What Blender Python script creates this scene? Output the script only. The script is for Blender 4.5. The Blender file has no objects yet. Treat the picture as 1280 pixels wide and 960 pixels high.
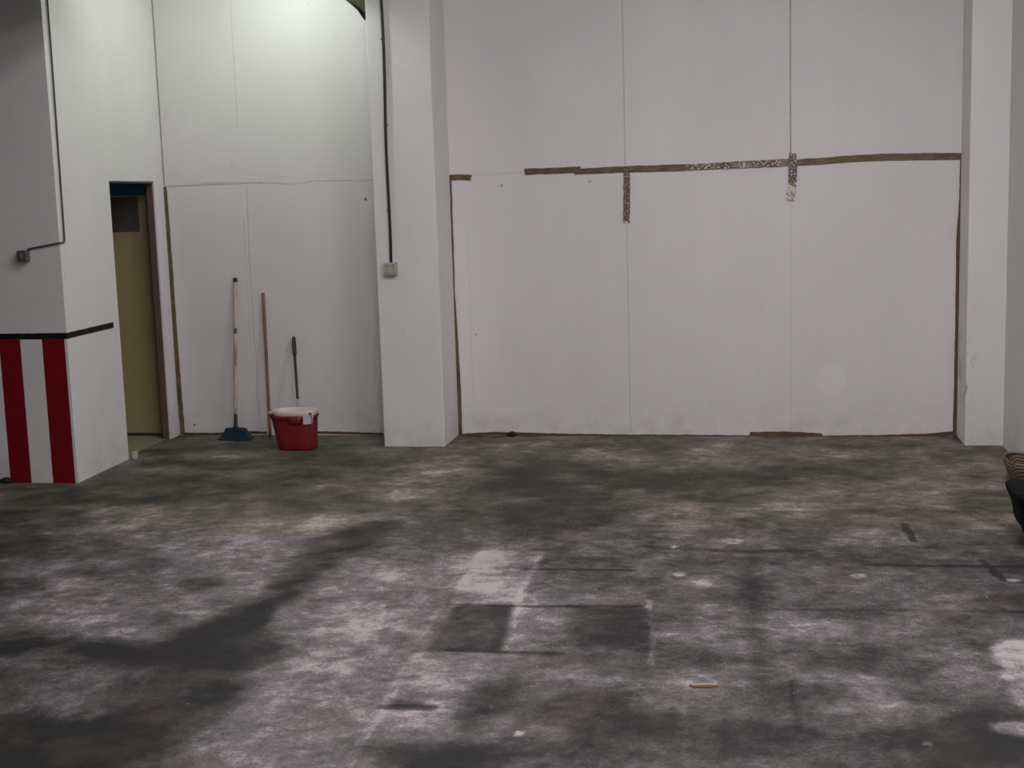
import bpy, bmesh, math, random
import numpy as np
from mathutils import Vector, Matrix, Quaternion
random.seed(7); rng = np.random.default_rng(7)
S = bpy.context.scene
C = S.collection
PI = math.pi

# ------------------------------------------------------------------ camera
FPX, PITCH, ROLL, YAW, DIST, H = 1680.0, 0.142051, -0.0305133, -0.1778603, 9.984967, 1.85
fwd = Vector((math.sin(YAW)*math.cos(PITCH), math.cos(YAW)*math.cos(PITCH), -math.sin(PITCH)))
rt0 = Vector((math.cos(YAW), -math.sin(YAW), 0)); up0 = rt0.cross(fwd)
rt = rt0*math.cos(ROLL) + up0*math.sin(ROLL); up = -rt0*math.sin(ROLL) + up0*math.cos(ROLL)
O = Vector((0, -DIST, H))
cam = bpy.data.cameras.new('camera'); co = bpy.data.objects.new('camera', cam); C.objects.link(co)
m = Matrix((rt, up, -fwd)).transposed().to_4x4(); m.translation = O
co.matrix_world = m
cam.sensor_width = 36; cam.lens = FPX/1280*36; cam.clip_end = 100
S.camera = co
# where a sight line meets a real plane of the room (used to read off positions on wall and floor)
def ray(x, y): return fwd*FPX + rt*(x-640) + up*(480-y)
def onY(x, y, Y=0.0):
    d = ray(x, y); return O + d*((Y-O.y)/d.y)
def onZ(x, y, Z=0.0):
    d = ray(x, y); return O + d*((Z-O.z)/d.z)

# ------------------------------------------------------------------ helpers
def srgb(r, g, b):
    f = lambda c: (c/12.92 if c <= .04045 else ((c+.055)/1.055)**2.4)
    return (f(r/255), f(g/255), f(b/255), 1)

class Nodes:
    def __init__(s, name):
        s.m = bpy.data.materials.new(name); s.m.use_nodes = True
        s.t = s.m.node_tree; s.n = s.t.nodes; s.l = s.t.links
        s.b = s.n['Principled BSDF']
    def new(s, t, **k):
        x = s.n.new(t)
        for a, v in k.items(): setattr(x, a, v)
        return x
    def put(s, sock, v):
        if v is None: return
        if hasattr(v, 'is_output'): s.l.new(v, sock)
        else: sock.default_value = v
    def math(s, op, a, b=None, c=None, clamp=False):
        x = s.new('ShaderNodeMath', operation=op, use_clamp=clamp)
        for i, v in enumerate((a, b, c)): s.put(x.inputs[i], v)
        return x.outputs[0]
    def mix(s, f, a, b, mode='MIX'):
        x = s.new('ShaderNodeMix', data_type='RGBA', blend_type=mode)
        s.put(x.inputs[0], f); s.put(x.inputs[6], a); s.put(x.inputs[7], b); return x.outputs[2]
    def pos(s):
        return s.new('ShaderNodeNewGeometry').outputs['Position']
    def sep(s, v):
        x = s.new('ShaderNodeSeparateXYZ'); s.l.new(v, x.inputs[0]); return x.outputs
    def scale(s, v, sc):
        x = s.new('ShaderNodeMapping'); s.l.new(v, x.inputs[0]); x.inputs['Scale'].default_value = sc; return x.outputs[0]
    def noise(s, v, scale, detail=4, rough=.55, dist=0.0):
        x = s.new('ShaderNodeTexNoise'); s.put(x.inputs['Vector'], v)
        x.inputs['Scale'].default_value = scale; x.inputs['Detail'].default_value = detail
        x.inputs['Roughness'].default_value = rough; x.inputs['Distortion'].default_value = dist
        return x.outputs[0]
    def ramp(s, f, stops, interp='LINEAR'):
        x = s.new('ShaderNodeValToRGB'); s.put(x.inputs[0], f); r = x.color_ramp; r.interpolation = interp
        while len(r.elements) < len(stops): r.elements.new(.5)
        for e, (p, c) in zip(r.elements, stops): e.position = p; e.color = c
        return x.outputs[0]
    def smooth(s, v, a, b):      # 0 at a, 1 at b
        x = s.new('ShaderNodeMapRange', interpolation_type='SMOOTHSTEP')
        s.put(x.inputs[0], v); x.inputs[1].default_value = a; x.inputs[2].default_value = b
        return x.outputs[0]
    def bump(s, h, strength=.3, dist=.01):
        x = s.new('ShaderNodeBump'); s.put(x.inputs['Height'], h)
        x.inputs['Strength'].default_value = strength; x.inputs['Distance'].default_value = dist
        s.l.new(x.outputs[0], s.b.inputs['Normal'])
    def set(s, color=None, rough=None, **k):
        if color is not None: s.put(s.b.inputs['Base Color'], color)
        if rough is not None: s.put(s.b.inputs['Roughness'], rough)
        for a, v in k.items(): s.put(s.b.inputs[a.replace('_', ' ')], v)
        return s.m

def simple(name, col, rough=.5, var=.12, scale=30, bump=.0, **k):
    N = Nodes(name); p = N.pos(); n = N.noise(p, scale, 4)
    c2 = tuple(v*(1-var*2) for v in col[:3]) + (1,); c3 = tuple(min(1, v*(1+var)) for v in col[:3]) + (1,)
    N.set(N.mix(n, c2, c3), rough, **k)
    if bump: N.bump(N.noise(p, scale*4, 3), bump, .004)
    return N.m

def mesh_obj(name, bm, mat, parent=None, smooth=False, bevel=0, seg=2, kind=None):
    bmesh.ops.recalc_face_normals(bm, faces=bm.faces)
    me = bpy.data.meshes.new(name); bm.to_mesh(me); bm.free()
    if smooth:
        for p in me.polygons: p.use_smooth = True
    o = bpy.data.objects.new(name, me); C.objects.link(o)
    if mat: me.materials.append(mat)
    if parent: o.parent = parent
    if bevel:
        b = o.modifiers.new('bevel', 'BEVEL'); b.width = bevel; b.segments = seg; b.limit_method = 'ANGLE'
    if kind: o['kind'] = kind
    return o
def box(bm, x0, x1, y0, y1, z0, z1):
    vs = [bm.verts.new((x, y, z)) for z in (z0, z1) for y in (y0, y1) for x in (x0, x1)]
    for f in ((0,1,3,2), (4,6,7,5), (0,4,5,1), (2,3,7,6), (0,2,6,4), (1,5,7,3)): bm.faces.new([vs[i] for i in f])
def tube(bm, pts, r, n=10):
    pts = [Vector(p) for p in pts]; rs = r if isinstance(r, (list, tuple)) else [r]*len(pts)
    rings = []; prev = None
    for i, p in enumerate(pts):
        d = (pts[min(i+1, len(pts)-1)] - pts[max(i-1, 0)]).normalized()
        a = (prev - d*prev.dot(d)) if prev else (d.orthogonal())
        a.normalize(); prev = a; b = d.cross(a)
        rings.append([bm.verts.new(p + (a*math.cos(t) + b*math.sin(t))*rs[i]) for t in [2*PI*k/n for k in range(n)]])
    for A, B in zip(rings, rings[1:]):
        for k in range(n): bm.faces.new((A[k], A[(k+1) % n], B[(k+1) % n], B[k]))
    bm.faces.new(rings[0][::-1]); bm.faces.new(rings[-1])
def loft(bm, rings, cap0=True, cap1=True):
    R = [[bm.verts.new(p) for p in r] for r in rings]; n = len(R[0])
    for A, B in zip(R, R[1:]):
        for k in range(n): bm.faces.new((A[k], A[(k+1) % n], B[(k+1) % n], B[k]))
    if cap0: bm.faces.new(R[0][::-1])
    if cap1: bm.faces.new(R[-1])
def sup(cx, cy, z, rx, ry, e=2.0, n=40):     # superellipse ring
    out = []
    for k in range(n):
        t = 2*PI*k/n; c, s = math.cos(t), math.sin(t)
        out.append((cx + rx*math.copysign(abs(c)**(2/e), c), cy + ry*math.copysign(abs(s)**(2/e), s), z))
    return out
def prism(bm, outline, y0, y1):              # outline in (x, z), extruded in y
    a = [bm.verts.new((x, y0, z)) for x, z in outline]; b = [bm.verts.new((x, y1, z)) for x, z in outline]
    bm.faces.new(a); bm.faces.new(b[::-1]); n = len(a)
    for k in range(n): bm.faces.new((a[k], a[(k+1) % n], b[(k+1) % n], b[k]))
def thing(name, label, cat, loc=(0, 0, 0), group=None):
    o = bpy.data.objects.new(name, None); C.objects.link(o); o.empty_display_size = .1
    o.location = loc; o['label'] = label; o['category'] = cat
    if group: o['group'] = group
    return o
def tag(o, label, cat, group=None):
    o['label'] = label; o['category'] = cat
    if group: o['group'] = group
    return o
def shift(bm, v):                            # from room coordinates to a thing's own
    bmesh.ops.translate(bm, verts=bm.verts, vec=-Vector(v))

# ------------------------------------------------------------------ layout (metres)
XC = -4.455          # corner of the jutting store room
YS = -1.786          # its front face
XL = -4.512          # where its side wall meets the back wall
XR = 1.716           # right wall
ZC = 4.6
ZT = 1.0155          # top of the painted black band

# ------------------------------------------------------------------ materials: walls
def wall_mat(name, base=(.735, .71, .715), lines=(), spots=(), paint=None):
    N = Nodes(name); p = N.pos(); x, y, z = N.sep(p)
    n1 = N.noise(N.scale(p, (1, 1, .45)), 1.3, 5, .6)
    n2 = N.noise(N.scale(p, (1, 1, .25)), 9, 4, .6)
    c = N.mix(N.smooth(n1, .3, .75), tuple(v*.95 for v in base)+(1,), tuple(v*1.02 for v in base)+(1,))
    c = N.mix(N.math('MULTIPLY', N.smooth(n2, .5, .8), .22), c, tuple(v*.86 for v in base)+(1,))
    # scuffs and damp stains just above the floor
    low = N.math('MULTIPLY', N.smooth(z, .32, 0), N.smooth(N.noise(p, 5, 5, .7), .4, .72))
    c = N.mix(N.math('MULTIPLY', low, .24), c, srgb(120, 108, 98))
    sp = N.noise(p, 26, 2); c = N.mix(N.math('MULTIPLY', N.smooth(sp, .735, .78), .4), c, srgb(120, 112, 105))
    # board joints: (axis 'v' at x or 'h' at z, position, from, to, half width, strength, waviness)
    wob = N.math('SUBTRACT', N.noise(p, 2.2, 3), .5)
    for ax, at, a, b, w, st, wv in lines:
        u, v = (x, z) if ax == 'v' else (z, x)
        d = N.math('ABSOLUTE', N.math('SUBTRACT', N.math('ADD', u, N.math('MULTIPLY', wob, wv)), at))
        k = N.smooth(d, w*1.6, w*.4)
        k = N.math('MULTIPLY', k, N.math('MULTIPLY', N.math('GREATER_THAN', v, a), N.math('LESS_THAN', v, b)))
        k = N.math('MULTIPLY', k, N.math('MULTIPLY_ADD', N.noise(p, 6, 2), .8, .45))
        c = N.mix(N.math('MULTIPLY', k, st, clamp=True), c, srgb(82, 76, 74))
    for px, pz, r, st, col in spots:
        d = N.math('SQRT', N.math('ADD', N.math('POWER', N.math('SUBTRACT', x, px), 2), N.math('POWER', N.math('SUBTRACT', z, pz), 2)))
        d = N.math('ADD', d, N.math('MULTIPLY', wob, r*.5))
        c = N.mix(N.math('MULTIPLY', N.smooth(d, r*1.08, r*.92), st), c, col)
    if paint: c = paint(N, c, x, y, z, p)
    N.set(c, .62, Specular_IOR_Level=.25)
    N.bump(N.math('ADD', N.math('MULTIPLY', n1, 1.5), N.noise(p, 60, 3)), .12, .006)
    return N.m

seam = lambda px, py: onY(px, py)
M_back = wall_mat('white_board', lines=[
    ('v', -4.507, 1.98, 4.6, .007, .75, .006),
    ('v', -.902, 1.98, 4.6, .005, .34, .008), ('v', -.897, .03, 1.95, .004, .25, .008),
    ('v', .287, 2.0, 4.6, .005, .62, .006), ('v', .29, .03, 1.9, .004, .14, .01),
    ('v', -3.875, 2.4, 3.35, .004, .2, .01), ('v', -3.835, .1, 1.95, .004, .28, .05), ('v', -3.865, .5, 1.7, .003, .2, .06),
    ('v', -2.10, .05, 1.55, .004, .1, .01),
    ('h', 1.972, -4.51, -3.7, .007, .42, .05), ('h', 1.972, -3.7, -2.69, .006, .26, .10), ('h', 1.985, -4.2, -3.9, .004, .35, .08),
    ('h', 1.99, -2.22, -1.6, .004, .16, .04),
], spots=[(onY(1038, 475).x, onY(1038, 475).z, .107, .55, (.79, .765, .77, 1)),
          (onY(457, 249).x, onY(457, 249).z, .012, .8, srgb(70, 66, 60)), (onY(292, 208).x, onY(292, 208).z, .03, .07, srgb(100, 95, 90)),
          (onY(243, 531).x, onY(243, 531).z, .01, .8, srgb(70, 60, 55)), (onY(627, 232).x, onY(627, 232).z, .012, .5, srgb(90, 84, 80)),
          (onY(737, 227).x, onY(737, 227).z, .011, .4, srgb(90, 84, 80)), (onY(595, 418).x, onY(595, 418).z, .009, .4, srgb(90, 84, 80))])
def chips(N, c, x, y, z, p):
    n = N.noise(N.scale(p, (1, 1, .6)), 16, 5, .7)
    k = N.math('MULTIPLY', N.smooth(z, .95, .5), N.smooth(z, .2, .4))
    k = N.math('MULTIPLY', k, N.smooth(x, 1.56, 1.46))
    k = N.math('MULTIPLY', k, N.smooth(n, .5, .62))
    return N.mix(N.math('MULTIPLY', k, .5), c, srgb(118, 112, 100))
M_pillar = wall_mat('white_plaster', base=(.745, .725, .725))
M_pillar_r = wall_mat('chipped_plaster', base=(.745, .725, .725), paint=chips)
M_right = wall_mat('grey_plaster', base=(.655, .675, .645))
M_plain = wall_mat('room_plaster', base=(.42, .41, .40))
def stripes(N, c, x, y, z, p):
    w = N.math('MULTIPLY', N.math('SUBTRACT', N.noise(p, 14, 3), .5), .006)
    def band(u, a, b): 
        u = N.math('ADD', u, w)
        return N.math('MULTIPLY', N.smooth(u, a-.002, a+.002), N.smooth(u, b+.002, b-.002))
    front = N.math('LESS_THAN', y, YS+.0015)
    below = N.math('LESS_THAN', z, .975)
    red = None
    for a, b in ((-4.947, -4.793), (-4.636, -4.474), (-5.27, -5.11), (-5.6, -5.44), (-5.93, -5.77)):
        k = band(x, a, b); red = k if red is None else N.math('MAXIMUM', red, k)
    red = N.math('MULTIPLY', N.math('MULTIPLY', red, front), below)
    rc = N.mix(N.noise(p, 20, 4), srgb(104, 0, 10), srgb(134, 2, 16))
    c = N.mix(red, c, rc)
    k = N.math('MULTIPLY', band(z, .974, ZT), N.math('LESS_THAN', y, -1.068))
    return N.mix(k, c, N.mix(N.noise(p, 25, 3), srgb(10, 10, 13), srgb(22, 21, 24)))
M_store = wall_mat('painted_plaster', base=(.72, .70, .70), paint=stripes)

# ------------------------------------------------------------------ setting: walls
# back wall: thin boards, one torn away at the top beside the column, dark void behind
notch = [(-2.60, 3.05), (-2.70, 3.07), (-2.775, 3.10)] + [(p.x, p.z) for p in (onY(453.5, 23), onY(447, 13), onY(440.5, 7), onY(432, 0), onY(420, -7))] + [(-3.15, 3.42), (-3.2, 3.55), (-3.12, 3.72), (-2.60, 3.75)]
bm = bmesh.new()
prism(bm, [(XL-1.6, 0), (-2.58, 0), (-2.58, 3.05)] + notch + [(-2.58, 3.75), (-2.58, ZC), (XL-1.6, ZC)], 0, .025)
box(bm, -2.58, XR+.1, 0, .025, 0, ZC)
wb = mesh_obj('wall_back', bm, M_back, kind='structure')
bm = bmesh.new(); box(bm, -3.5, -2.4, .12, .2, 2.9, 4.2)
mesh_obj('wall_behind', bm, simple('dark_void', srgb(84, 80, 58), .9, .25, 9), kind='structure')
# column and right pillar
bm = bmesh.new(); box(bm, -2.686, -2.223, -.482, .0, 0, ZC)
mesh_obj('pillar_middle', bm, M_pillar, bevel=.008, kind='structure')
bm = bmesh.new(); box(bm, 1.462, XR+.02, -.385, .0, 0, ZC)
mesh_obj('pillar_right', bm, M_pillar_r, bevel=.01, kind='structure')
bm = bmesh.new(); box(bm, XR, XR+.15, -13, 0.1, 0, ZC)
mesh_obj('wall_right', bm, M_right, kind='structure')
bm = bmesh.new(); box(bm, -8.15, -8, -13, .1, 0, ZC)
mesh_obj('wall_left', bm, M_plain, kind='structure')
bm = bmesh.new(); box(bm, -8.15, XR+.15, -13.15, -13, 0, ZC)
mesh_obj('wall_front', bm, M_plain, kind='structure')
bm = bmesh.new(); box(bm, -8.15, XR+.15, -13.15, .2, ZC, ZC+.1)
mesh_obj('ceiling', bm, simple('ceiling_board', (.5, .5, .48, 1), .8, .06, 2), kind='structure')
# store room: front face and side wall with the doorway (side wall runs very slightly askew)
TH = .055
def sx(y): return XC + (XL-XC)*(y-YS)/(0-YS)
DN, DF, DZ = -.975, -.185, 2.012
bm = bmesh.new()
def slab(y0, y1, z0, z1):
    vs = []
    for z in (z0, z1):
        for (y, off) in ((y0, 0), (y1, 0), (y1, -TH), (y0, -TH)): vs.append(bm.verts.new((sx(y)+off, y, z)))
    for f in ((3,2,1,0), (4,5,6,7), (0,1,5,4), (1,2,6,5), (2,3,7,6), (3,0,4,7)): bm.faces.new([vs[i] for i in f])
slab(YS, DN, 0, ZC); slab(DN, DF, DZ, ZC); slab(DF, 0, 0, ZC)
box(bm, -8, XC-TH, YS, YS+.1, 0, ZC)
ws = mesh_obj('wall_store', bm, M_store, kind='structure')
# brown door lining inside the opening
M_brown = simple('brown_timber', srgb(104, 84, 74), .6, .15, 14)
bm = bmesh.new()
xf = sx(DF)
box(bm, xf-TH-.004, xf-.012, DF-.012, DF+.001, 0.0, DZ)
box(bm, xf-TH-.004, xf+.0, DN+.01, DF-.012, DZ-.014, DZ+.002)
mesh_obj('trim_door', bm, M_brown, kind='structure')
# unseen slab added above the frame to shade the store room's upper face
bm = bmesh.new(); box(bm, -8, -3.85, -3.7, YS, 3.2, 3.4)
mesh_obj('shade_slab', bm, simple('shade_slab_board', (.16, .16, .15, 1), .8, .06, 2), kind='structure')
# inside the store room
bm = bmesh.new(); box(bm, -6.3, XL-TH+.02, YS+.1, 0, -.02, .004)
mesh_obj('floor_store', bm, simple('green_grey_floor_tile', srgb(140, 140, 112), .5, .12, 4), kind='structure')
bm = bmesh.new(); box(bm, -6.35, -6.25, YS+.1, 0, 0, 2.6); box(bm, -6.3, XL-TH, YS+.1, 0, 2.5, 2.6)
mesh_obj('wall_store_inner', bm, M_plain, kind='structure')
bm = bmesh.new(); box(bm, -6.2, xf-TH-.02, -.10, -.004, 1.915, 2.2)
mesh_obj('beam', bm, simple('blue_paint', srgb(46, 96, 150), .6, .12, 8), kind='structure')
# door leaf swung right back into the store room, with a dark pane near its top
M_beige = simple('beige_door_paint', srgb(168, 152, 112), .5, .05, 5)
bm = bmesh.new()
x1, x0 = xf-TH-.012, xf-TH-.80
px1, px0, pz0, pz1 = onY(174.5, 270, -.06).x, onY(174.5, 270, -.06).x-.5, onY(160, 290, -.06).z, 1.90
box(bm, px1, x1, -.075, -.04, .032, 1.912); box(bm, x0, px0, -.075, -.04, .032, 1.912)
box(bm, px0, px1, -.075, -.04, .032, pz0); box(bm, px0, px1, -.075, -.04, pz1, 1.912)
door = mesh_obj('door_1', bm, M_beige, kind='structure')
bm = bmesh.new(); box(bm, px0-.002, px1+.002, -.068, -.05, pz0-.002, pz1+.002)
mesh_obj('door_pane', bm, simple('dark_glass', srgb(88, 84, 78), .25, .1, 8), parent=door)
bm = bmesh.new()
for z in (.25, 1.0, 1.72): tube(bm, [(x1+.004, -.079, z-.05), (x1+.004, -.079, z+.05)], .007, 10)
mesh_obj('door_hinge', bm, simple('dark_hinge', srgb(60, 50, 44), .5), parent=door)

# ------------------------------------------------------------------ floor: worn concrete with old tile marks
def axis(a, b, fine0, fine1, st, coarse):
    return np.concatenate([np.arange(a, fine0, coarse), np.arange(fine0, fine1, st), np.arange(fine1, b, coarse), [b]])
gx = axis(-8.1, XR+.1, -5.2, XR, .016, .3); gy = axis(-13.1, .1, -6.5, .02, .016, .3)
GX, GY = np.meshgrid(gx, gy)
def P(px, py): p = onZ(px, py); return p.x, p.y
tone = np.zeros_like(GX); 
# smooth random field on the floor plane
def field(step, seed):
    r = np.random.default_rng(seed); nx = int(12/step)+3; ny = int(15/step)+3
    g = r.standard_normal((ny, nx)); fx = (GX+9)/step; fy = (GY+14)/step
    ix = fx.astype(int); iy = fy.astype(int); tx = fx-ix; ty = fy-iy
    tx = tx*tx*(3-2*tx); ty = ty*ty*(3-2*ty)
    return (g[iy, ix]*(1-tx)+g[iy, ix+1]*tx)*(1-ty) + (g[iy+1, ix]*(1-tx)+g[iy+1, ix+1]*tx)*ty
wx = .10*field(.5, 1) + .05*field(.2, 2) + .02*field(.09, 11); wy = .14*field(.5, 3) + .07*field(.2, 4) + .03*field(.09, 12)
def blob(px, py, rx, ry, v, soft=.5, ang=0, warp=1.0):
    cx, cy = P(px, py); ax = P(px+rx, py); ay0 = P(px, py-ry); ay1 = P(px, py+ry)
    Rx = max(.01, abs(ax[0]-cx)); Ry = max(.01, abs(ay0[1]-ay1[1])/2)
    u = (GX-cx+wx*warp*min(1, Rx*2)); w = (GY-cy+wy*warp*min(1, Ry*2)); 
    w = w/Ry; u = u/Rx - ang*w
    d = np.sqrt(u*u+w*w)
    k = np.clip((1+soft-d)/(2*soft), 0, 1); return v*k*k*(3-2*k)
def poly(pts, v, soft=.03, warp=.3):          # filled polygon given by its corners as seen on the floor
    q = [P(*t) for t in pts]; X = GX+wx*warp*.3; Y = GY+wy*warp*.3
    inside = np.zeros(GX.shape, bool); dist = np.full(GX.shape, 1e9); n = len(q)
    for i in range(n):
        (xa, ya), (xb, yb) = q[i], q[(i+1) % n]
        cond = ((ya > Y) != (yb > Y)); xi = (xb-xa)*(Y-ya)/((yb-ya) if abs(yb-ya) > 1e-9 else 1e-9)+xa
        inside ^= cond & (X < xi)
        L = (xb-xa)**2+(yb-ya)**2; t = np.clip(((X-xa)*(xb-xa)+(Y-ya)*(yb-ya))/L, 0, 1)
        dist = np.minimum(dist, np.hypot(X-xa-t*(xb-xa), Y-ya-t*(yb-ya)))
    sd = np.where(inside, dist, -dist); k = np.clip((sd+soft)/(2*soft), 0, 1); return v*k*k*(3-2*k)
def stroke(pts, w, v, soft=.5, warp=.05):
    q = [P(*t) for t in pts]; X = GX+wx*warp; Y = GY+wy*warp; dist = np.full(GX.shape, 1e9)
    for (xa, ya), (xb, yb) in zip(q, q[1:]):
        L = (xb-xa)**2+(yb-ya)**2; t = np.clip(((X-xa)*(xb-xa)+(Y-ya)*(yb-ya))/L, 0, 1)
        dist = np.minimum(dist, np.hypot(X-xa-t*(xb-xa), Y-ya-t*(yb-ya)))
    k = np.clip((1+soft-dist/w)/(2*soft), 0, 1); return 1.7*v*k*k*(3-2*k)
FLOOR_PATCHES = [
    # pale worn area on the left, and the dark channel that runs past it
    poly([(60, 650), (200, 632), (330, 640), (440, 640), (425, 680), (375, 712), (345, 745), (270, 765), (180, 790), (110, 800), (40, 790), (20, 740), (30, 690)], .55, .25, 1.5),
    blob(330, 690, 70, 30, .25), blob(60, 650, 90, 14, -.3), blob(60, 680, 90, 13, -.55), blob(10, 735, 40, 13, -.55), blob(95, 716, 34, 8, -.45),
    blob(195, 705, 40, 8, -.25), blob(235, 735, 26, 9, -.3), blob(100, 742, 30, 8, -.22), blob(300, 712, 18, 9, -.2), blob(20, 800, 60, 14, -.5),
    stroke([(450, 655), (405, 690), (370, 735), (330, 768), (240, 800), (110, 812), (-20, 822)], .12, -.62, .95, .9),
    stroke([(330, 770), (270, 800), (200, 850), (150, 920), (120, 990)], .17, -.38, .95, .9),
    blob(30, 940, 120, 46, -1.3), blob(110, 945, 70, 26, -.4), blob(110, 870, 60, 20, .25), blob(90, 905, 40, 12, .12), blob(0, 860, 50, 20, -.4), blob(170, 790, 30, 8, .3), blob(150, 812, 35, 7, -.3),
    # pale middle
    poly([(395, 715), (470, 690), (560, 690), (650, 690), (640, 760), (615, 830), (560, 905), (480, 975), (180, 975), (230, 900), (300, 850), (345, 795)], .55, .22, 1.2),
    blob(420, 770, 60, 22, .15), blob(330, 880, 70, 22, .15), blob(260, 880, 30, 10, -.25), blob(345, 815, 26, 8, -.25), blob(250, 920, 36, 10, -.22), blob(440, 860, 50, 14, .12),
    poly([(600, 690), (680, 686), (672, 706), (592, 708)], .25, .02), poly([(590, 712), (668, 710), (650, 752), (566, 754)], .28, .02),
    poly([(560, 758), (640, 756), (622, 812), (522, 812)], -.95, .03), poly([(528, 818), (618, 816), (590, 850), (500, 852)], .22, .04),
    blob(535, 900, 42, 22, .4), blob(510, 880, 20, 5, -.55), blob(600, 800, 20, 10, -.1), blob(610, 875, 30, 30, -.6), blob(560, 945, 80, 22, -.9), blob(660, 935, 70, 14, -.45),
    stroke([(606, 690), (575, 742), (545, 790), (500, 850), (430, 965)], .018, .3), stroke([(678, 690), (652, 740), (625, 812)], .02, .25),
    stroke([(480, 755), (470, 800)], .012, .15), stroke([(560, 812), (640, 815), (700, 818)], .02, -.45), stroke([(480, 884), (540, 884)], .025, -.6), stroke([(660, 711), (790, 712)], .018, -.35), stroke([(560, 755), (660, 758), (800, 757)], .016, -.35),
    # the middle right, ghost of lifted tiles
    poly([(690, 690), (790, 688), (790, 750), (660, 752)], .05, .05), poly([(720, 757), (806, 757), (806, 812), (700, 808)], -.75, .07), poly([(812, 752), (930, 752), (932, 815), (812, 828)], .3, .05),
    poly([(640, 765), (715, 765), (700, 820), (620, 820)], .15, .06), blob(690, 850, 70, 22, .12), blob(720, 890, 70, 20, -.4), blob(770, 930, 80, 24, -.3), blob(760, 870, 40, 14, -.2),
    poly([(930, 690), (948, 690), (958, 830), (935, 830)], -.35, .04), blob(870, 816, 80, 10, -.4), blob(860, 850, 75, 16, .35), blob(850, 880, 70, 14, .2), blob(960, 860, 30, 24, -.35), blob(830, 905, 60, 20, -.45), blob(930, 925, 90, 26, -.35),
    stroke([(812, 750), (813, 830)], .01, .25), stroke([(857, 850), (858, 960)], .008, .12), stroke([(790, 860), (792, 920)], .008, .14), stroke([(990, 850), (1000, 915)], .01, -.3),
    blob(990, 720, 60, 22, .12), blob(1100, 705, 110, 12, -.3), blob(1080, 745, 110, 16, .2), blob(1010, 785, 60, 20, .25), blob(1120, 775, 50, 14, .15), blob(1040, 818, 60, 14, -.4), blob(1140, 815, 50, 16, -.25),
    blob(1050, 845, 60, 8, .35), blob(1100, 880, 60, 22, .08), blob(1050, 910, 60, 24, -.25), blob(1210, 915, 80, 36, -.8), blob(1130, 940, 70, 30, -.45), blob(1260, 945, 60, 20, -.7), blob(1245, 750, 60, 12, -.55), blob(1235, 705, 60, 14, -.2), blob(1190, 840, 60, 24, .05),
    poly([(1020, 662), (1140, 660), (1150, 682), (1030, 680)], .35, .05), stroke([(1130, 655), (1142, 676)], .018, -.6), stroke([(1225, 700), (1250, 725)], .018, -.5), blob(985, 670, 45, 8, -.3), stroke([(800, 682), (930, 690), (1010, 688)], .03, -.3),
    stroke([(1080, 706), (1290, 708)], .02, -.35), stroke([(960, 762), (1280, 764)], .02, -.2),
    # white residue at the right edge
    blob(1275, 812, 32, 14, 1.25, .3), blob(1268, 828, 26, 14, .8, .3), blob(1285, 870, 26, 40, .6, .3), blob(1270, 914, 34, 11, 1.3, .22), blob(1256, 847, 7, 4, 1.0, .3),
    # dim strip near the back wall
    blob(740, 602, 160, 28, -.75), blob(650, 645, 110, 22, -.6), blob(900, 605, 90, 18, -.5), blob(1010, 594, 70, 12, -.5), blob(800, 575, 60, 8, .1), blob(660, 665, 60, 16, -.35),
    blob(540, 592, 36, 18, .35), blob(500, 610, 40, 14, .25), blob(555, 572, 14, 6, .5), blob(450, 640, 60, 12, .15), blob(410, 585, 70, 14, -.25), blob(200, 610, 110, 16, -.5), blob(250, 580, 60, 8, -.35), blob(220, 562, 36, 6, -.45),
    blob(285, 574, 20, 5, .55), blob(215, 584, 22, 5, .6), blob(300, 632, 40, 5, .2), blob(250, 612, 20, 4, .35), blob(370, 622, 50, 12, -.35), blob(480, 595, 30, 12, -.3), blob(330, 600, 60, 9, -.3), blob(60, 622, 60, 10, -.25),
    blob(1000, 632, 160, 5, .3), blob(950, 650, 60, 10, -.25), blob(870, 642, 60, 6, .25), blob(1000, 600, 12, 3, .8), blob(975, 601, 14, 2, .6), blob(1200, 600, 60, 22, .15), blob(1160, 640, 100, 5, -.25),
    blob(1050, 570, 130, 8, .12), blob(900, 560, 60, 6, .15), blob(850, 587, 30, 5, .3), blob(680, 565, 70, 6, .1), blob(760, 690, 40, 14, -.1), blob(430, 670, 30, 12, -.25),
    blob(915, 678, 14, 4, .8, .3), blob(850, 717, 8, 3, 1.0, .3), blob(880, 728, 12, 6, .5), blob(1072, 720, 10, 3, .9, .3), blob(842, 683, 4, 2, 1.4, .3), blob(812, 757, 5, 3, 1.2, .3), blob(1262, 725, 10, 2, .9, .3),
    blob(650, 917, 5, 3, 1.3, .3), blob(1160, 930, 5, 3, 1.3, .3), blob(930, 643, 16, 3, .5), blob(808, 648, 9, 5, .5),
]
for k in FLOOR_PATCHES: tone += k
tone = np.minimum(1.35*tone, 1.15) + .2*np.clip((GY+3.3)/1.1, 0, 1)*(field(.28, 21) + .6*field(.12, 22)) + .18*field(.35, 5) + .22*field(.16, 6) + .14*field(.07, 9) - .1
warm = np.clip((GY+3.3)/1.1 + .3*field(.7, 7), 0, 1)
rust = blob(1160, 652, 120, 4, 1.0) + blob(1045, 655, 60, 4, .8) + blob(300, 712, 22, 10, .7) + blob(105, 742, 36, 8, .5) + blob(345, 584, 16, 4, 1.2) + blob(400, 905, 40, 14, .5) + blob(540, 790, 30, 12, .4) + blob(560, 735, 20, 10, .4) + blob(720, 890, 70, 20, .6) + blob(1080, 655, 30, 5, .6) + blob(180, 890, 30, 20, .5) + blob(60, 625, 70, 14, .5)
rust = np.clip(rust, 0, 1.2)
ny, nx = GX.shape; V = np.stack([GX.ravel(), GY.ravel(), np.zeros(nx*ny)], 1)
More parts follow.
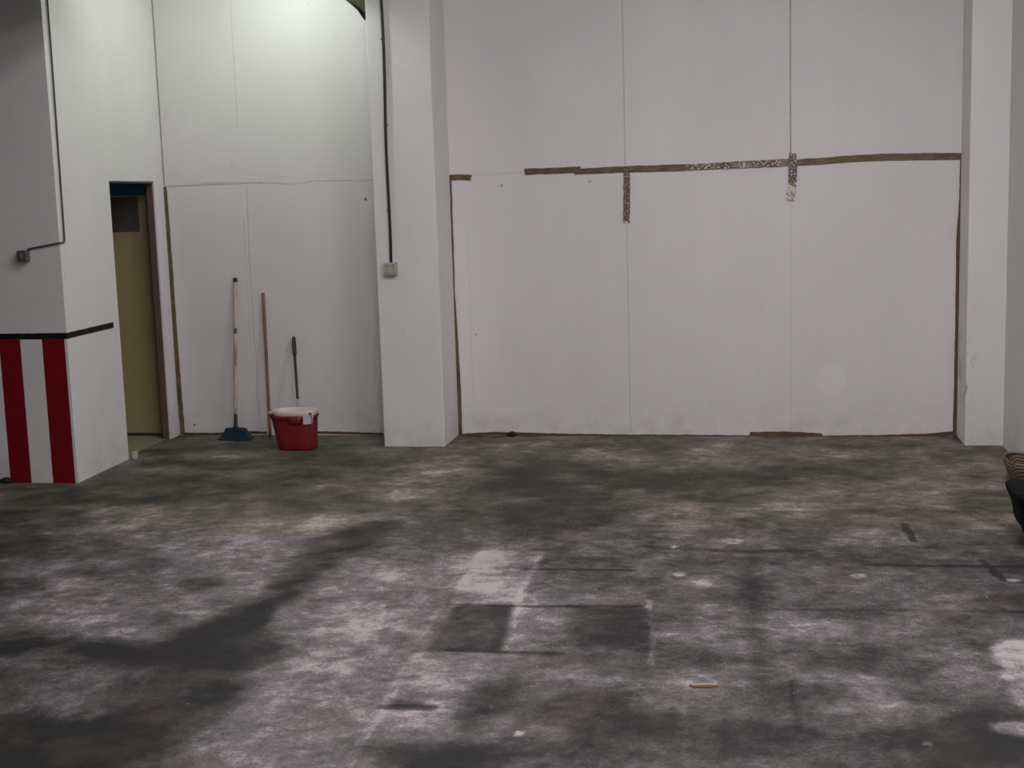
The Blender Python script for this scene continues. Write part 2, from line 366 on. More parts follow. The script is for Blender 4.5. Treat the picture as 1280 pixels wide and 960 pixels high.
ii = (np.arange(ny-1)[:, None]*nx + np.arange(nx-1)[None, :]).ravel()
Q = np.stack([ii, ii+1, ii+nx+1, ii+nx], 1)
me = bpy.data.meshes.new('floor')
me.vertices.add(len(V)); me.vertices.foreach_set('co', V.ravel().astype(np.float32))
me.loops.add(Q.size); me.loops.foreach_set('vertex_index', Q.ravel().astype(np.int32))
me.polygons.add(len(Q)); me.polygons.foreach_set('loop_start', (np.arange(len(Q))*4).astype(np.int32))
me.update(calc_edges=True)
for nm, arr in (('tone', tone), ('warm', warm), ('rust', rust)):
    at = me.attributes.new(nm, 'FLOAT', 'POINT'); at.data.foreach_set('value', arr.ravel().astype(np.float32))
fo = bpy.data.objects.new('floor', me); C.objects.link(fo); fo['kind'] = 'structure'
N = Nodes('worn_concrete'); p = N.pos()
at = lambda n: N.new('ShaderNodeAttribute', attribute_name=n).outputs['Fac']
t = at('tone')
pn = N.scale(p, (1, 1, 1))
n1 = N.noise(pn, 3.2, 8, .68); n2 = N.noise(pn, 17, 6, .7); n3 = N.noise(pn, 75, 3, .6); n4 = N.noise(pn, 7.5, 5, .62, .6)
v = N.math('MULTIPLY_ADD', N.math('SUBTRACT', n1, .5), 1.7, t)
v = N.math('MULTIPLY_ADD', N.math('SUBTRACT', n4, .5), 1.6, v)
v = N.math('MULTIPLY_ADD', N.math('SUBTRACT', n2, .5), 2.6, v)
v = N.math('MULTIPLY_ADD', N.math('SUBTRACT', n3, .5), 1.5, v)
f = N.math('MULTIPLY_ADD', v, .37, .475, clamp=True)
cool = N.ramp(f, [(0, srgb(28, 27, 28)), (.25, srgb(54, 52, 51)), (.5, srgb(83, 79, 79)), (.75, srgb(116, 110, 112)), (1, srgb(168, 160, 161))])
wrm = N.ramp(f, [(0, srgb(46, 46, 40)), (.25, srgb(72, 70, 60)), (.5, srgb(98, 93, 83)), (.75, srgb(130, 123, 109)), (1, srgb(180, 170, 153))])
c = N.mix(at('warm'), cool, wrm)
ru = N.math('MULTIPLY', at('rust'), N.smooth(N.noise(pn, 9, 5, .65), .38, .62))
c = N.mix(N.math('MULTIPLY', ru, .4, clamp=True), c, srgb(104, 82, 68))
br = N.smooth(N.noise(pn, 2.1, 6, .65), .52, .72); c = N.mix(N.math('MULTIPLY', br, .3), c, srgb(98, 82, 68))
vo = N.new('ShaderNodeTexVoronoi', feature='F1'); N.l.new(p, vo.inputs['Vector']); vo.inputs['Scale'].default_value = 13
spk = N.math('MULTIPLY', N.smooth(vo.outputs['Distance'], .085, .05), N.smooth(N.noise(pn, 2.7, 3), .5, .62))
c = N.mix(N.math('MULTIPLY', spk, .55), c, srgb(178, 168, 156))
N.set(c, N.math('MULTIPLY_ADD', n2, .25, .52), Specular_IOR_Level=.3)
N.bump(N.math('ADD', n2, N.math('MULTIPLY', n3, .6)), .25, .006)
me.materials.append(N.m)

# ------------------------------------------------------------------ brown packing tape on the boards
def tape_mat(name, frost_glint):
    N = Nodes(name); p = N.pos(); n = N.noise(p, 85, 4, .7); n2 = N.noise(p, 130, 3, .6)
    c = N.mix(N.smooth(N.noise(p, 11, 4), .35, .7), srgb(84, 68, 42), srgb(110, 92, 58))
    k = N.smooth(n, 1-frost_glint-.05, 1-frost_glint+.05)  # pale flecks: frosted film and its highlights mixed into the base colour
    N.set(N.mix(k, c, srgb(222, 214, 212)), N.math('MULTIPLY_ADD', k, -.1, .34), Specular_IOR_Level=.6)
    N.bump(N.math('ADD', n, n2), .5 if frost_glint > .3 else .25, .006)
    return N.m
M_tape = tape_mat('brown_tape', .28); M_crumple = tape_mat('crumpled_tape', .44); M_glint_flecks = tape_mat('glint_flecked_tape', .40); M_frost_glint = tape_mat('lifted_tape', .56)
M_dull = simple('dull_brown_tape', srgb(98, 74, 54), .5, .2, 20)
def ribbon(name, pts, w, mat, label, group='strips of brown tape on the wall boards', crumple=.0015, lift=-.0045, notch=False, jag=.004):
    q = [onY(*t, lift) for t in pts]; ctr = sum(q, Vector())/len(q)
    L = [0]
    for a, b in zip(q, q[1:]): L.append(L[-1]+(b-a).length)
    n = max(6, int(L[-1]/.025)); ws_ = w if isinstance(w, (list, tuple)) else [w]*len(q)
    bm = bmesh.new(); cols = []; m_ = 5
    for i in range(n+1):
        s = L[-1]*i/n; k = 0
        while k < len(L)-2 and s > L[k+1]: k += 1
        u = (s-L[k])/(L[k+1]-L[k]); c = q[k].lerp(q[k+1], u); ww = (ws_[k]*(1-u)+ws_[k+1]*u)
        d = (q[k+1]-q[k]).normalized(); nrm = Vector((-d.z, 0, d.x))
        e0, e1 = random.uniform(-jag, jag)*.4, random.uniform(-jag, jag)*.4
        row = []
        for j in range(m_):
            a = j/(m_-1)-.5; off = nrm*(a*ww + (e0 if j == 0 else e1 if j == m_-1 else 0))
            end = d*(random.uniform(-1, 1)*jag) if i in (0, n) else Vector()
            if notch and i == n and j == 2: end = -d*.05
            row.append(c+off+end+Vector((0, -random.random()*crumple, 0))-ctr)
        cols.append(row)
    fr = [[bm.verts.new(v) for v in r] for r in cols]; bk = [[bm.verts.new(v+Vector((0, .003, 0))) for v in r] for r in cols]
    for i in range(n):
        for j in range(m_-1):
            bm.faces.new((fr[i][j], fr[i][j+1], fr[i+1][j+1], fr[i+1][j])); bm.faces.new((bk[i][j+1], bk[i][j], bk[i+1][j], bk[i+1][j+1]))
        for j in (0, m_-1): bm.faces.new((fr[i][j], fr[i+1][j], bk[i+1][j], bk[i][j]))
    for i in (0, n):
        for j in range(m_-1): bm.faces.new((fr[i][j], fr[i][j+1], bk[i][j+1], bk[i][j]))
    o = mesh_obj(name, bm, mat); o.location = ctr
    return tag(o, label, 'tape', group)
T = 'packing_tape'
ribbon(T, [(205.5, 234), (208, 270), (212, 330), (217.5, 410), (222, 465), (228.5, 543)], [.034, .04, .045, .045, .04, .036], M_tape, 'long upright brown tape strip between the doorway and the broom')
ribbon(T, [(229, 542.5), (262, 542.5), (290, 541.5), (318, 540.5), (334, 541)], [.024, .02, .016, .02, .018], M_dull, 'thin brown tape along the floor edge behind the blue broom head')
ribbon(T, [(388, 540.5), (430, 541), (479, 542.5)], [.02, .018, .014], M_dull, 'thin brown tape along the floor edge between the red bucket and the column')
ribbon(T, [(561.5, 219), (562.5, 260), (564, 310), (566, 360), (570, 430), (574, 490), (575.5, 545)], [.034, .035, .04, .03, .034, .03, .03], M_tape, 'long upright brown tape strip beside the column with the socket', crumple=.003)
ribbon(T, [(560, 222), (575, 221.5), (589, 222)], .04, M_tape, 'short stub of brown tape at the top of the upright beside the column', lift=-.0075)
ribbon(T, [(655.5, 214.5), (690, 213.5), (726, 212)], .044, M_tape, 'short brown tape strip at the free end of the long tape row')
ribbon(T, [(718, 214.5), (780, 211.5), (820, 210.5), (862, 209)], [.04, .044, .046, .045], M_tape, 'level brown tape strip crossing above the short hanging strip with a split end', lift=-.0075)
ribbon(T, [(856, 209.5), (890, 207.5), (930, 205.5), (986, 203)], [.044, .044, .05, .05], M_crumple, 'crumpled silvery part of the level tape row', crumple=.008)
ribbon(T, [(986, 203.5), (1030, 201), (1060, 198.5), (1100, 196.5), (1150, 195.5), (1206, 195)], [.04, .046, .046, .046, .046, .044], M_tape, 'smooth brown tape strip running level to the pillar', lift=-.0075)
ribbon(T, [(783.5, 209), (783.5, 240), (783, 279)], .048, M_glint_flecks, 'short hanging brown tape strip with a split lower end', lift=-.00755, notch=True, jag=.006)
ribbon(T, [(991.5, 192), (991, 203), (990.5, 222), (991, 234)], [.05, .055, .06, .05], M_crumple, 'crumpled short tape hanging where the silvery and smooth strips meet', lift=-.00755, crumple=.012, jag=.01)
ribbon(T, [(990.5, 231), (988.5, 240), (988.5, 250)], [.05, .055, .05], M_frost_glint, 'silvery lifted end below the crumpled hanging tape', lift=-.0115, crumple=.014, jag=.01)
ribbon(T, [(1203, 198), (1201.5, 245), (1198.5, 300), (1197, 400), (1196, 470), (1194, 545)], [.03, .026, .034, .032, .036, .034], M_dull, 'long upright brown tape strip against the chipped pillar')
ribbon(T, [(577, 543.5), (620, 541.5), (680, 543.5), (780, 544.5), (870, 545), (938, 546)], [.016, .022, .024, .016, .018, .02], M_dull, 'thin brown tape along the floor edge from the column to the thick floor strip')
ribbon(T, [(937, 543.5), (980, 543.5), (1028, 544.5)], [.04, .05, .034], M_dull, 'thick flat brown strip lying along the floor edge of the boards', lift=-.012)
ribbon(T, [(1026, 546), (1100, 545.5), (1160, 544), (1196, 541)], [.018, .02, .024, .03], M_dull, 'thin brown tape along the floor edge running to the chipped pillar')

# ------------------------------------------------------------------ cables, sockets
M_cable = simple('black_cable', srgb(30, 29, 30), .45)
YF = -.482
bm = bmesh.new()
a, b = onY(477.3, 0, YF), onY(489, 328, YF)
xs = lambda z: b.x + (a.x-b.x)*(z-b.z)/(a.z-b.z)
base = Vector((b.x, YF-.011, b.z))
tube(bm, [(xs(z)-b.x + .004*math.sin(z*5), 0, z-b.z) for z in np.linspace(b.z-.004, ZC-.02, 26)], .0105, 10)
cb = mesh_obj('power_cable', bm, M_cable, smooth=True); cb.location = base
tag(cb, 'black cable running straight down the column to the white double socket', 'cable')
M_clip = simple('grey_clip', srgb(70, 68, 66), .5)
for z in (1.75, 2.35, 2.95):
    bm = bmesh.new(); box(bm, -.013, .013, -.0125, .0105, -.006, .006); o = mesh_obj('cable_clip', bm, M_clip, parent=cb, bevel=.003); o.location = (xs(z)-b.x, 0, z-b.z)
# double socket on the column
p0, p1 = onY(481, 328, YF), onY(497.5, 343, YF)
cx, cz, w, h = (p0.x+p1.x)/2, (p0.z+p1.z)/2, abs(p1.x-p0.x)/2, abs(p0.z-p1.z)/2
s = thing('power_socket', 'pale double power socket on the column at the end of the black cable', 'socket', (cx, YF, cz-h))
M_plate = simple('yellowed_plastic', srgb(172, 170, 158), .45, .05)
M_plate2 = simple('ivory_plastic', srgb(150, 146, 136), .4, .05)
M_hole = simple('socket_hole', srgb(66, 62, 60), .6)
bm = bmesh.new(); box(bm, -w, w, -.030, -.0005, 0, 2*h); mesh_obj('back_box', bm, M_plate2, parent=s, bevel=.003)
bm = bmesh.new(); box(bm, -w-.001, w+.001, -.039, -.030, -.001, 2*h+.001); mesh_obj('face_plate', bm, M_plate, parent=s, bevel=.003)
for sg in (-1, 1):
    bm = bmesh.new(); box(bm, sg*w*.5-.011, sg*w*.5+.011, -.0425, -.0385, 2*h*.62, 2*h*.88); mesh_obj('rocker_switch', bm, M_plate2, parent=s, bevel=.002)
    bm = bmesh.new()
    for dx, dz, hw, hh in ((0, .030, .003, .0045), (-.010, .014, .0045, .003), (.010, .014, .0045, .003)):
        box(bm, sg*w*.5+dx-hw, sg*w*.5+dx+hw, -.0397, -.0388, dz-hh, dz+hh)
    mesh_obj('pin_hole', bm, M_hole, parent=s)
# thin conduit down the corner of the store room and its grey switch box
pts = []
for px, py in ((57.5, -40), (58, 0), (64, 80), (70, 165), (75, 235), (79.5, 300)):
    d = ray(px, py); X = XC; q = O + d*((X-O.x)/d.x); pts.append(Vector((sx(q.y)+.009, q.y, q.z)))
yb = pts[-1].y
e0 = onY(75, 305.5, YS-.008); e1 = onY(35, 311.5, YS-.008)
pts += [Vector((sx(yb-.01)+.009, yb-.008, pts[-1].z-.014)), Vector((XC+.009, YS-.004, pts[-1].z-.016))]
pts += [Vector((XC-.010, YS-.0095, pts[-1].z-.003)), e1, e1+Vector((-.004, 0, -.012))]
bm = bmesh.new(); base = pts[-1].copy(); tube(bm, [q-base for q in pts], .006, 8)
o = mesh_obj('conduit', bm, simple('dark_conduit', srgb(62, 66, 64), .5), smooth=True); o.location = base
tag(o, 'thin dark conduit down the corner above the red stripes, bending to the grey box', 'conduit')
p0, p1 = onY(24.5, 313, YS), onY(38.5, 326.5, YS)
cx, cz, w, h = (p0.x+p1.x)/2, (p0.z+p1.z)/2, abs(p1.x-p0.x)/2, abs(p0.z-p1.z)/2
s = thing('switch_box', 'small grey switch box on the wall above the red stripes', 'switch', (cx, YS, cz-h))
M_grey = simple('grey_metal_box', srgb(104, 104, 100), .5, .2, 60, Metallic=.2)
bm = bmesh.new(); box(bm, -w, w, -.045, -.0005, 0, 2*h); mesh_obj('back_box', bm, M_grey, parent=s, bevel=.005)
bm = bmesh.new(); box(bm, -w*.92, w*.92, -.050, -.044, h*.1, 2*h-h*.1); mesh_obj('face_plate', bm, simple('dark_grey_plate', srgb(84, 85, 82), .5, .2, 60), parent=s, bevel=.003)
bm = bmesh.new(); box(bm, -.011, .011, -.056, -.049, h*.65, h*1.35); mesh_obj('rocker_switch', bm, simple('pale_rocker', srgb(112, 108, 106), .4), parent=s, bevel=.002)

# ------------------------------------------------------------------ broom
foot = onZ(296, 552.5); foot.y = -.20; foot.x = onZ(296, 552.5).x
fx, fy = onY(295.5, 545, -.2).x, -.2
top = onY(294, 347, -.018); Zt = top.z
b_ = thing('broom', 'broom with a pale pole and blue bristle head leaning on the wall', 'broom', (fx, fy, 0))
def lean(z): k = (z-.12)/(Zt-.12); return Vector(((top.x-fx)*k, (top.y-fy)*k, z))
M_pole = Nodes('pale_pole'); pp = M_pole.pos()
M_pole.set(M_pole.mix(M_pole.smooth(M_pole.noise(M_pole.scale(pp, (1, 1, .35)), 14, 4), .42, .66), srgb(202, 184, 168), srgb(150, 128, 108)), .5); M_pole = M_pole.m
bm = bmesh.new(); tube(bm, [lean(z) for z in np.linspace(.17, Zt-.025, 10)], .0125, 12); mesh_obj('pole', bm, M_pole, parent=b_, smooth=True)
M_blk = simple('black_plastic', srgb(34, 32, 34), .45)
bm = bmesh.new(); tube(bm, [lean(Zt-.035), lean(Zt-.03), lean(Zt-.008), lean(Zt)], [.0145, .0165, .0165, .009], 12); mesh_obj('pole_cap', bm, M_blk, parent=b_, smooth=True)
bm = bmesh.new(); tube(bm, [lean(z) for z in (.82, .825, .855, .86)], [.0128, .0138, .0138, .0128], 12); mesh_obj('pole_joint', bm, simple('grey_joint', srgb(92, 86, 84), .4), parent=b_, smooth=True)
bm = bmesh.new(); tube(bm, [lean(.085)+Vector((0, 0, 0)), lean(.11), lean(.15), lean(.195), lean(.20)], [.024, .015, .0135, .0132, .0125], 14); mesh_obj('pole_socket', bm, M_blk, parent=b_, smooth=True)
M_blue = simple('blue_plastic', srgb(24, 46, 66), .45, .2, 20)
bm = bmesh.new()
loft(bm, [sup(0, 0, .066, .088, .024, 4), sup(0, 0, .072, .092, .027, 4), sup(0, 0, .088, .088, .025, 4), sup(0, 0, .095, .07, .017, 4)])
mesh_obj('head_block', bm, M_blue, parent=b_, smooth=False)
N = Nodes('blue_bristle'); pb = N.pos(); nb = N.noise(N.scale(pb, (1, 1, .08)), 260, 3)
N.set(N.mix(nb, srgb(12, 28, 42), srgb(34, 64, 86)), .6); M_bri = N.m
bm = bmesh.new()
for i in range(26):
    for j in range(5):
        u = i/25-.5; vv = j/4-.5
        x0_, y0_ = u*.172, vv*.042; x1_, y1_ = u*.262+random.uniform(-.004, .004), vv*.085+random.uniform(-.005, .005)
        tube(bm, [(x0_, y0_, .068), ((x0_*.6+x1_*.4), (y0_*.6+y1_*.4), .035), (x1_, y1_, random.uniform(.001, .004))], [.0045, .005, .0058], 5)
br_ = mesh_obj('bristles', bm, M_bri, parent=b_)
# ------------------------------------------------------------------ loose wooden stick
top = onY(329, 366, -.016); ft = onY(338, 548, -.17)
st = bmesh.new(); fx, fy = ft.x, -.17
tube(st, [((top.x-fx)*k, (top.y-fy)*k, .011+(top.z-.011)*k) for k in np.linspace(0, 1, 10)], [.0125]*9+[.0115], 12)
o = mesh_obj('wooden_stick', st, simple('brown_stick_wood', srgb(128, 98, 74), .6, .2, 18), smooth=True); o.location = (fx, fy, 0)
tag(o, 'bare brown wooden stick leaning on the wall behind the red bucket', 'stick')

# ------------------------------------------------------------------ mop bucket
bc = onZ(367.5, 562); BX, BY = bc.x, bc.y+.05
B = thing('mop_bucket', 'red plastic mop bucket with a white wringer on top', 'bucket', (BX, BY, 0))
M_red = simple('red_plastic', srgb(128, 26, 32), .42, .12, 9)
rx = lambda z: .143 + .028*(z/.245)
ox = lambda z: .017*(1-z/.245)      # the far side stands nearly upright
prof = [(0, .90), (.006, .97), (.012, 1.0), (.06, 1.0), (.12, 1.0), (.18, 1.0), (.236, 1.0), (.24, 1.045), (.252, 1.05), (.258, 1.03)]
rings = [sup(ox(z), 0, z, rx(z)*k, rx(z)*.66*k, 2.9, 48) for z, k in prof]
rings += [sup(ox(z), 0, z, rx(z)*k, rx(z)*.66*k, 2.9, 48) for z, k in ((.258, .97), (.24, .955), (.02, .93))]
bm = bmesh.new(); loft(bm, rings); mesh_obj('body', bm, M_red, parent=B, smooth=True)
M_white = simple('white_plastic', srgb(214, 198, 190), .45, .08, 14)
bm = bmesh.new(); k = 1.0
R0 = [sup(.008, .0, z, a_*.158, a_*.100, 2.9, 48) for z, a_ in ((.10, .45), (.14, .62), (.235, .93), (.260, 1.04), (.264, 1.06), (.290, 1.06), (.295, 1.03), (.290, .98), (.24, .88), (.15, .58), (.11, .40))]
loft(bm, R0); wr = mesh_obj('wringer', bm, M_white, parent=B, smooth=True)
# pouring lip, hanging cloth corner, stained corner
bm = bmesh.new(); loft(bm, [sup(.045, -rx(.2)*.66+.004, .20, .045, .012, 3, 24), sup(.042, -rx(.24)*.66-.004, .225, .048, .014, 3, 24), sup(.04, -rx(.26)*.66-.006, .262, .05, .012, 3, 24)])
mesh_obj('pouring_lip', bm, M_red, parent=B, smooth=True)
bm = bmesh.new(); q = bmesh.new()
ang = [math.radians(a_) for a_ in np.linspace(-62, -28, 9)]
def rimpt(a_, z, k): return (rx(z)*k*math.copysign(abs(math.cos(a_))**(2/2.7), math.cos(a_)), rx(z)*.66*k*math.copysign(abs(math.sin(a_))**(2/2.7), math.sin(a_)), z)
front = [[rimpt(a_, z, 1.075) for a_ in ang] for z in (.272, .25, .225, .20)]
back = [[rimpt(a_, z, 1.055) for a_ in ang] for z in (.272, .25, .225, .20)]
q.free(); Fv = [[bm.verts.new(v_) for v_ in r] for r in front]; Bv = [[bm.verts.new(v_) for v_ in r] for r in back]
for i in range(3):
    for j in range(8):
        bm.faces.new((Fv[i][j], Fv[i][j+1], Fv[i+1][j+1], Fv[i+1][j])); bm.faces.new((Bv[i][j+1], Bv[i][j], Bv[i+1][j], Bv[i+1][j+1]))
    for j in (0, 8): bm.faces.new((Fv[i][j], Fv[i+1][j], Bv[i+1][j], Bv[i][j]))
for i in (0, 3):
    for j in range(8): bm.faces.new((Fv[i][j], Fv[i][j+1], Bv[i][j+1], Bv[i][j]))
mesh_obj('label', bm, simple('white_label', srgb(206, 198, 202), .5), parent=B)
M_tan = simple('stained_plastic', srgb(176, 146, 112), .5, .15, 20)
bm = bmesh.new(); loft(bm, [sup(-.163, -.02, z, r_, r_*1.6, 2.4, 24) for z, r_ in ((.232, .012), (.25, .024), (.278, .030), (.288, .022))])
mesh_obj('spout', bm, M_tan, parent=B, smooth=True)
for sg, yy in ((-1, -.075), (1, -.045)):
    bm = bmesh.new(); tube(bm, [(sg*.150, yy-.03, .272), (sg*.150, yy-.045, .272)], .011, 12); tube(bm, [(sg*.150, yy+.04, .268), (sg*.150, yy-.03, .272)], .006, 8)
    mesh_obj('handle_pivot', bm, simple('dark_pivot', srgb(70, 52, 48), .5), parent=B, smooth=True)
bm = bmesh.new(); tube(bm, [(.150, -.088, .272), (.166, -.09, .25), (.168, -.10, .20), (.165, -.11, .15), (.150, -.13, .115)], .0032, 8)
mesh_obj('wire_handle', bm, simple('dull_wire', srgb(96, 84, 84), .35, Metallic=.7), parent=B, smooth=True)

# ------------------------------------------------------------------ mop standing in the bucket
top = onY(367, 421, -.02); q0 = onY(374.5, 500, -.2)
bot = Vector((BX+.03, BY+.01, .125)); tp = top
# keep the handle's upper end on the wall and its foot in the wringer
Mo = thing('mop', 'mop with a black handle standing in the red bucket', 'mop', (bot.x, bot.y, bot.z))
al = lambda k: (tp-bot)*k
M_mblk = simple('black_handle', srgb(36, 34, 36), .4); M_steel = simple('pale_metal', srgb(178, 168, 166), .4, .08, 20, Metallic=.3)
bm = bmesh.new(); tube(bm, [al(.33), al(.34), al(.6), al(.82)], .0105, 12); mesh_obj('handle', bm, M_mblk, parent=Mo, smooth=True)
bm = bmesh.new(); tube(bm, [al(.80), al(.81), al(.90), al(.985), al(1.0)], [.011, .015, .0165, .015, .008], 12); mesh_obj('grip', bm, M_blk, parent=Mo, smooth=True)
bm = bmesh.new(); tube(bm, [al(.10), al(.2), al(.34)], .0098, 12); mesh_obj('lower_tube', bm, M_steel, parent=Mo, smooth=True)
bm = bmesh.new()
for k in range(40):
    a_ = random.random()*2*PI; r_ = random.uniform(.01, .045)
    tube(bm, [al(.11)+Vector((.012*math.cos(a_), .012*math.sin(a_), 0)), Vector((r_*math.cos(a_), r_*math.sin(a_), .07)), Vector((r_*.9*math.cos(a_+.4), r_*.9*math.sin(a_+.4), .012))], [.006, .007, .006], 6)
mesh_obj('mop_strings', bm, simple('mop_cotton', srgb(190, 182, 172), .9, .15, 40), parent=Mo, smooth=True)

# ------------------------------------------------------------------ black padded stool and brown basket at the right wall
YB = -2.78
pr = [onY(px, py, YB) for px, py in ((1279, 677), (1274, 660), (1271, 650), (1266, 645), (1263, 638), (1262, 626), (1258, 614), (1254.5, 607), (1253.5, 601.5), (1255, 598.5))]
XE = 1.69
zs = [max(.03, p_.z) for p_ in pr]
St = thing('padded_stool', 'black padded stool with a narrow foot beside the right wall', 'stool', ((pr[3].x+XE)/2, YB-.19, 0))
bx, by = St.location.x, St.location.y
def ring_at(p_, z, inset): 
    hw = (XE-inset-p_.x)/2; return [(x_-bx, y_-by, z_) for x_, y_, z_ in sup((XE-inset+p_.x)/2, YB-.19, z, hw, .20-(inset*.8), 7, 48)]
M_leather = simple('black_vinyl', srgb(17, 17, 19), .85, .15, 12, bump=.3, Specular_IOR_Level=.12)
ins = [.05, .045, .04, .035, .03, .025, .02, .01, .006, .02]
bm = bmesh.new(); loft(bm, [ring_at(p_, z, i_) for p_, z, i_ in list(zip(pr, zs, ins))[4:]])
mesh_obj('seat_pad', bm, M_leather, parent=St, smooth=True)
bm = bmesh.new(); loft(bm, [ring_at(p_, z, i_) for p_, z, i_ in list(zip(pr, zs, ins))[:5]])
mesh_obj('base', bm, M_leather, parent=St, smooth=True)
M_foot = simple('stool_foot', srgb(24, 24, 25), .5)
for sx_ in (-1, 1):
    for sy_ in (-1, 1):
        bm = bmesh.new(); tube(bm, [(sx_*.09+.03, sy_*.11, 0), (sx_*.09+.03, sy_*.11, zs[0]+.004)], [.016, .02], 12)
        mesh_obj('foot', bm, M_foot, parent=St, smooth=True)
# oval wicker basket
N = Nodes('brown_wicker'); p = N.pos(); x, y, z = N.sep(p)
w1 = N.math('SINE', N.math('MULTIPLY', N.math('ADD', y, N.math('MULTIPLY', x, .6)), 210)); w2 = N.math('SINE', N.math('MULTIPLY', z, 330))
wv = N.math('MULTIPLY', w1, w2)
N.set(N.mix(N.smooth(wv, -.35, .35), srgb(52, 38, 32), srgb(128, 100, 78)), .6); N.bump(wv, .6, .008); M_wick = N.m
YK = -1.55
k0 = onY(1256, 574, YK); kb = onY(1272, 592, YK); kt = onY(1270, 566, YK)
wr_ = (XR-.006-k0.x)/2; cxk = (XR-.006+k0.x)/2
Bk = thing('wicker_basket', 'brown woven basket against the right wall behind the black stool', 'basket', (cxk, YK, 0))
bm = bmesh.new()
zt = kt.z-.03
prof = [(.0, .45), (.004, .55), (zt*.25, .70), (zt*.55, .88), (zt*.8, 1.0), (zt*.92, .98), (zt*.86, .86), (zt*.5, .74), (zt*.12, .5)]
loft(bm, [sup(0, 0, z_, wr_*k_, .2*(.45+.55*k_), 2.3, 40) for z_, k_ in prof]); mesh_obj('body', bm, M_wick, parent=Bk, smooth=True)
bm = bmesh.new(); tube(bm, [v_ for v_ in sup(0, 0, zt*.93, wr_*.93, .19, 2.3, 40)] + [sup(0, 0, zt*.93, wr_*.93, .19, 2.3, 40)[0]], .008, 8)
mesh_obj('rim', bm, M_wick, parent=Bk, smooth=True)

# ------------------------------------------------------------------ bits on the floor
def lump(name, px, py, sx_, sy_, sz_, mat, label, cat, rot=0):
    c_ = onZ(px, py); bm = bmesh.new(); bmesh.ops.create_icosphere(bm, subdivisions=3, radius=1)
    for v_ in bm.verts:
        n_ = 1+.18*math.sin(v_.co.x*5+1)+.14*math.sin(v_.co.y*7+2)+.1*math.sin(v_.co.z*9)
        v_.co = Vector((v_.co.x*sx_*n_, v_.co.y*sy_*n_, max(-.35, v_.co.z)*sz_*n_))
    zmin = min(v_.co.z for v_ in bm.verts)
    for v_ in bm.verts: v_.co.z -= zmin
    o = mesh_obj(name, bm, mat, smooth=True); o.location = (c_.x, c_.y, .001); o.rotation_euler.z = rot
    return tag(o, label, cat)
c_ = onZ(880, 858.5); bm = bmesh.new(); L_ = .055
outl = [(-L_, .004), (-L_*.8, -.009), (0, -.012), (L_*.8, -.008), (L_, .002), (L_*.7, .010), (0, .007), (-L_*.6, .009)]
a_ = [bm.verts.new((x_, y_, .0015+.002*abs(math.sin(x_*60)))) for x_, y_ in outl]; b2 = [bm.verts.new((x_*.96, y_*.9, .009+.003*math.cos(x_*25))) for x_, y_ in outl]
bm.faces.new(a_[::-1]); bm.faces.new(b2)
for k in range(8): bm.faces.new((a_[k], a_[(k+1) % 8], b2[(k+1) % 8], b2[k]))
o = mesh_obj('wood_chip', bm, simple('fresh_wood', srgb(172, 138, 102), .6, .12, 40)); o.location = (c_.x, c_.y, 0); o.rotation_euler.z = .12
tag(o, 'yellow sliver of wood lying alone on the worn concrete floor', 'wood chip')
lump('dirt_clump', 640, 545.5, .035, .022, .022, simple('black_dirt', srgb(34, 28, 24), .9), 'small black clump of dirt at the foot of the long white board wall', 'dirt')
c_ = onZ(166, 574); bm = bmesh.new(); box(bm, -.012, .016, -.022, .022, 0, .062)
for v_ in bm.verts: v_.co += Vector((random.uniform(-.004, .004), random.uniform(-.006, .006), random.uniform(-.012, .004) if v_.co.z > .03 else 0))
o = mesh_obj('plaster_chunk', bm, simple('loose_plaster', srgb(186, 184, 178), .8), bevel=.004); o.location = (c_.x+.014, c_.y+.01, .001)
tag(o, 'loose white plaster chunk at the foot of the doorway', 'plaster')
lump('rag', 8, 603.5, .055, .022, .022, simple('black_rag', srgb(26, 26, 26), .9), 'small black rag on the floor under the red stripes', 'rag')

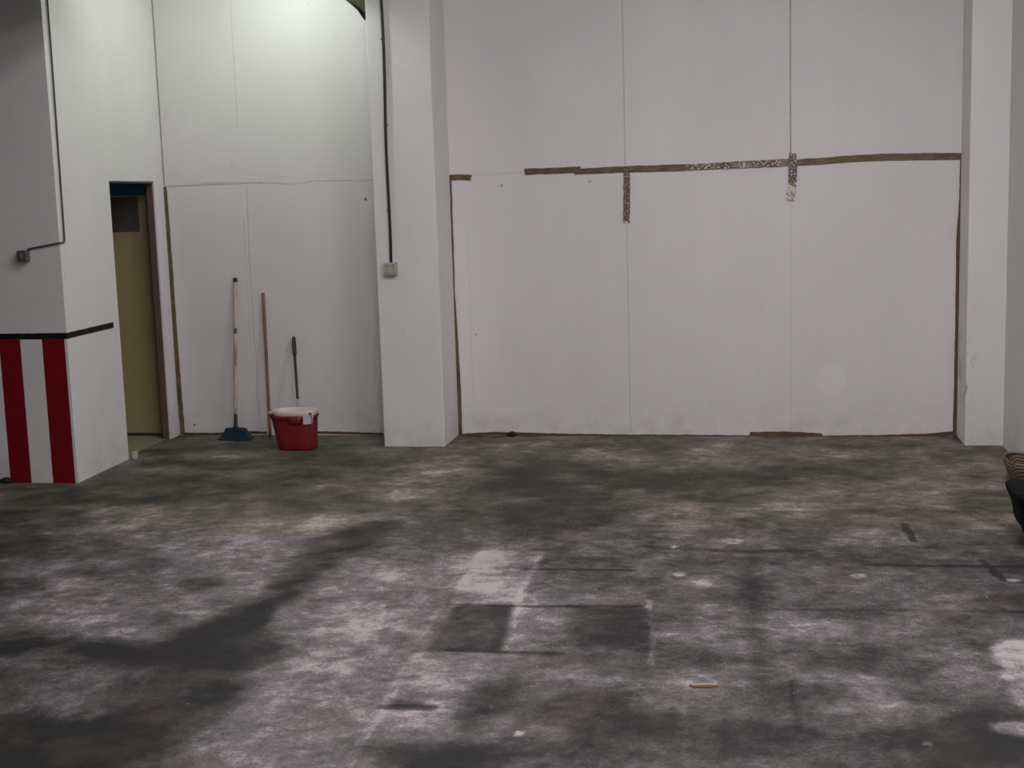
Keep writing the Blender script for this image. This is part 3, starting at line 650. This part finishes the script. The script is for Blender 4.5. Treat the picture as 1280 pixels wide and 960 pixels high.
# ------------------------------------------------------------------ light
def area(name, loc, rot, sx_, sy_, power, col):
    l = bpy.data.lights.new(name, 'AREA'); l.shape = 'RECTANGLE'; l.size = sx_; l.size_y = sy_; l.energy = power; l.color = col
    o = bpy.data.objects.new(name, l); C.objects.link(o); o.location = loc; o.rotation_euler = rot; return o
def emit(name, col, st):
    m_ = bpy.data.materials.new(name); m_.use_nodes = True; b = m_.node_tree.nodes['Principled BSDF']
    b.inputs['Base Color'].default_value = col; b.inputs['Emission Color'].default_value = col; b.inputs['Emission Strength'].default_value = st; return m_
M_tubeE = emit('lit_tube', (1, .96, .97, 1), 2); M_batten = simple('white_enamel', (.8, .8, .8, 1), .4)
for i, (bx_, by_) in enumerate(((.75, -4.4), (-1.5, -4.4), (.2, -8.2))):
    f_ = thing('strip_light', ('four tube strip light on the ceiling over the middle of the floor', 'four tube strip light on the ceiling out in front of the column', 'four tube strip light on the ceiling near the camera')[i], 'ceiling light', (bx_, by_, ZC-.12), 'ceiling strip lights')
    bm = bmesh.new(); box(bm, -.42, .42, -1.22, 1.22, .03, .119); mesh_obj('body', bm, M_batten, parent=f_, bevel=.008)
    for s_ in (-8, -3, 3, 8):
        bm = bmesh.new(); tube(bm, [(s_*.04, -1.18, .005), (s_*.04, 1.18, .005)], .014, 10); mesh_obj('lamp_tube', bm, M_tubeE, parent=f_, smooth=True)
    area('strip_light_glow', (bx_, by_, ZC-.16), (0, 0, 0), .8, 2.36, (110, 62, 66)[i], (1, .955, .965))
# trough lamp hung close to the boards, just above the frame; its deep side flange shades the column top
LX, LY, LZ = -3.33, -.84, 3.52
lp = thing('trough_lamp', 'hanging metal trough lamp in front of the boards by the doorway', 'lamp', (LX, LY, LZ))
M_shade = simple('lamp_enamel', (.75, .77, .74, 1), .4)
bm = bmesh.new(); box(bm, -.10, .12, -.20, .20, .09, .10); box(bm, .12, .128, -.20, .20, -.056, .10); box(bm, -.108, -.10, -.20, .20, .03, .10)
mesh_obj('lamp_housing', bm, M_shade, parent=lp)
for yy in (-.15, .15):
    bm = bmesh.new(); tube(bm, [(0, yy, .10), (0, yy, ZC-LZ-.001)], .005, 8); mesh_obj('hanger', bm, M_cable, parent=lp)
bm = bmesh.new(); tube(bm, [(0, -.1, .06), (0, .1, .06)], .014, 12); mesh_obj('lamp_tube', bm, emit('lit_bulb', (.96, 1, .93, 1), 12), parent=lp, smooth=True)
l = bpy.data.lights.new('trough_glow', 'POINT'); l.energy = 25; l.color = (.90, 1, .87); l.shadow_soft_size = .022
o = bpy.data.objects.new('trough_glow', l); C.objects.link(o); o.location = (LX, LY, LZ+.01)
# unseen fill light added behind the camera to even out the floor lighting
area('rear_fill', (-1.6, -12.8, 1.7), (math.radians(90), 0, 0), 4.0, 3.0, 16, (.98, .95, 1))
w = bpy.data.worlds.new('world'); S.world = w; w.use_nodes = True
w.node_tree.nodes['Background'].inputs[0].default_value = (.5, .5, .5, 1); w.node_tree.nodes['Background'].inputs[1].default_value = .05
S.view_settings.view_transform = 'Standard'; S.view_settings.look = 'None'; S.view_settings.exposure = 0; S.view_settings.gamma = 1; S.view_settings.use_curve_mapping = False
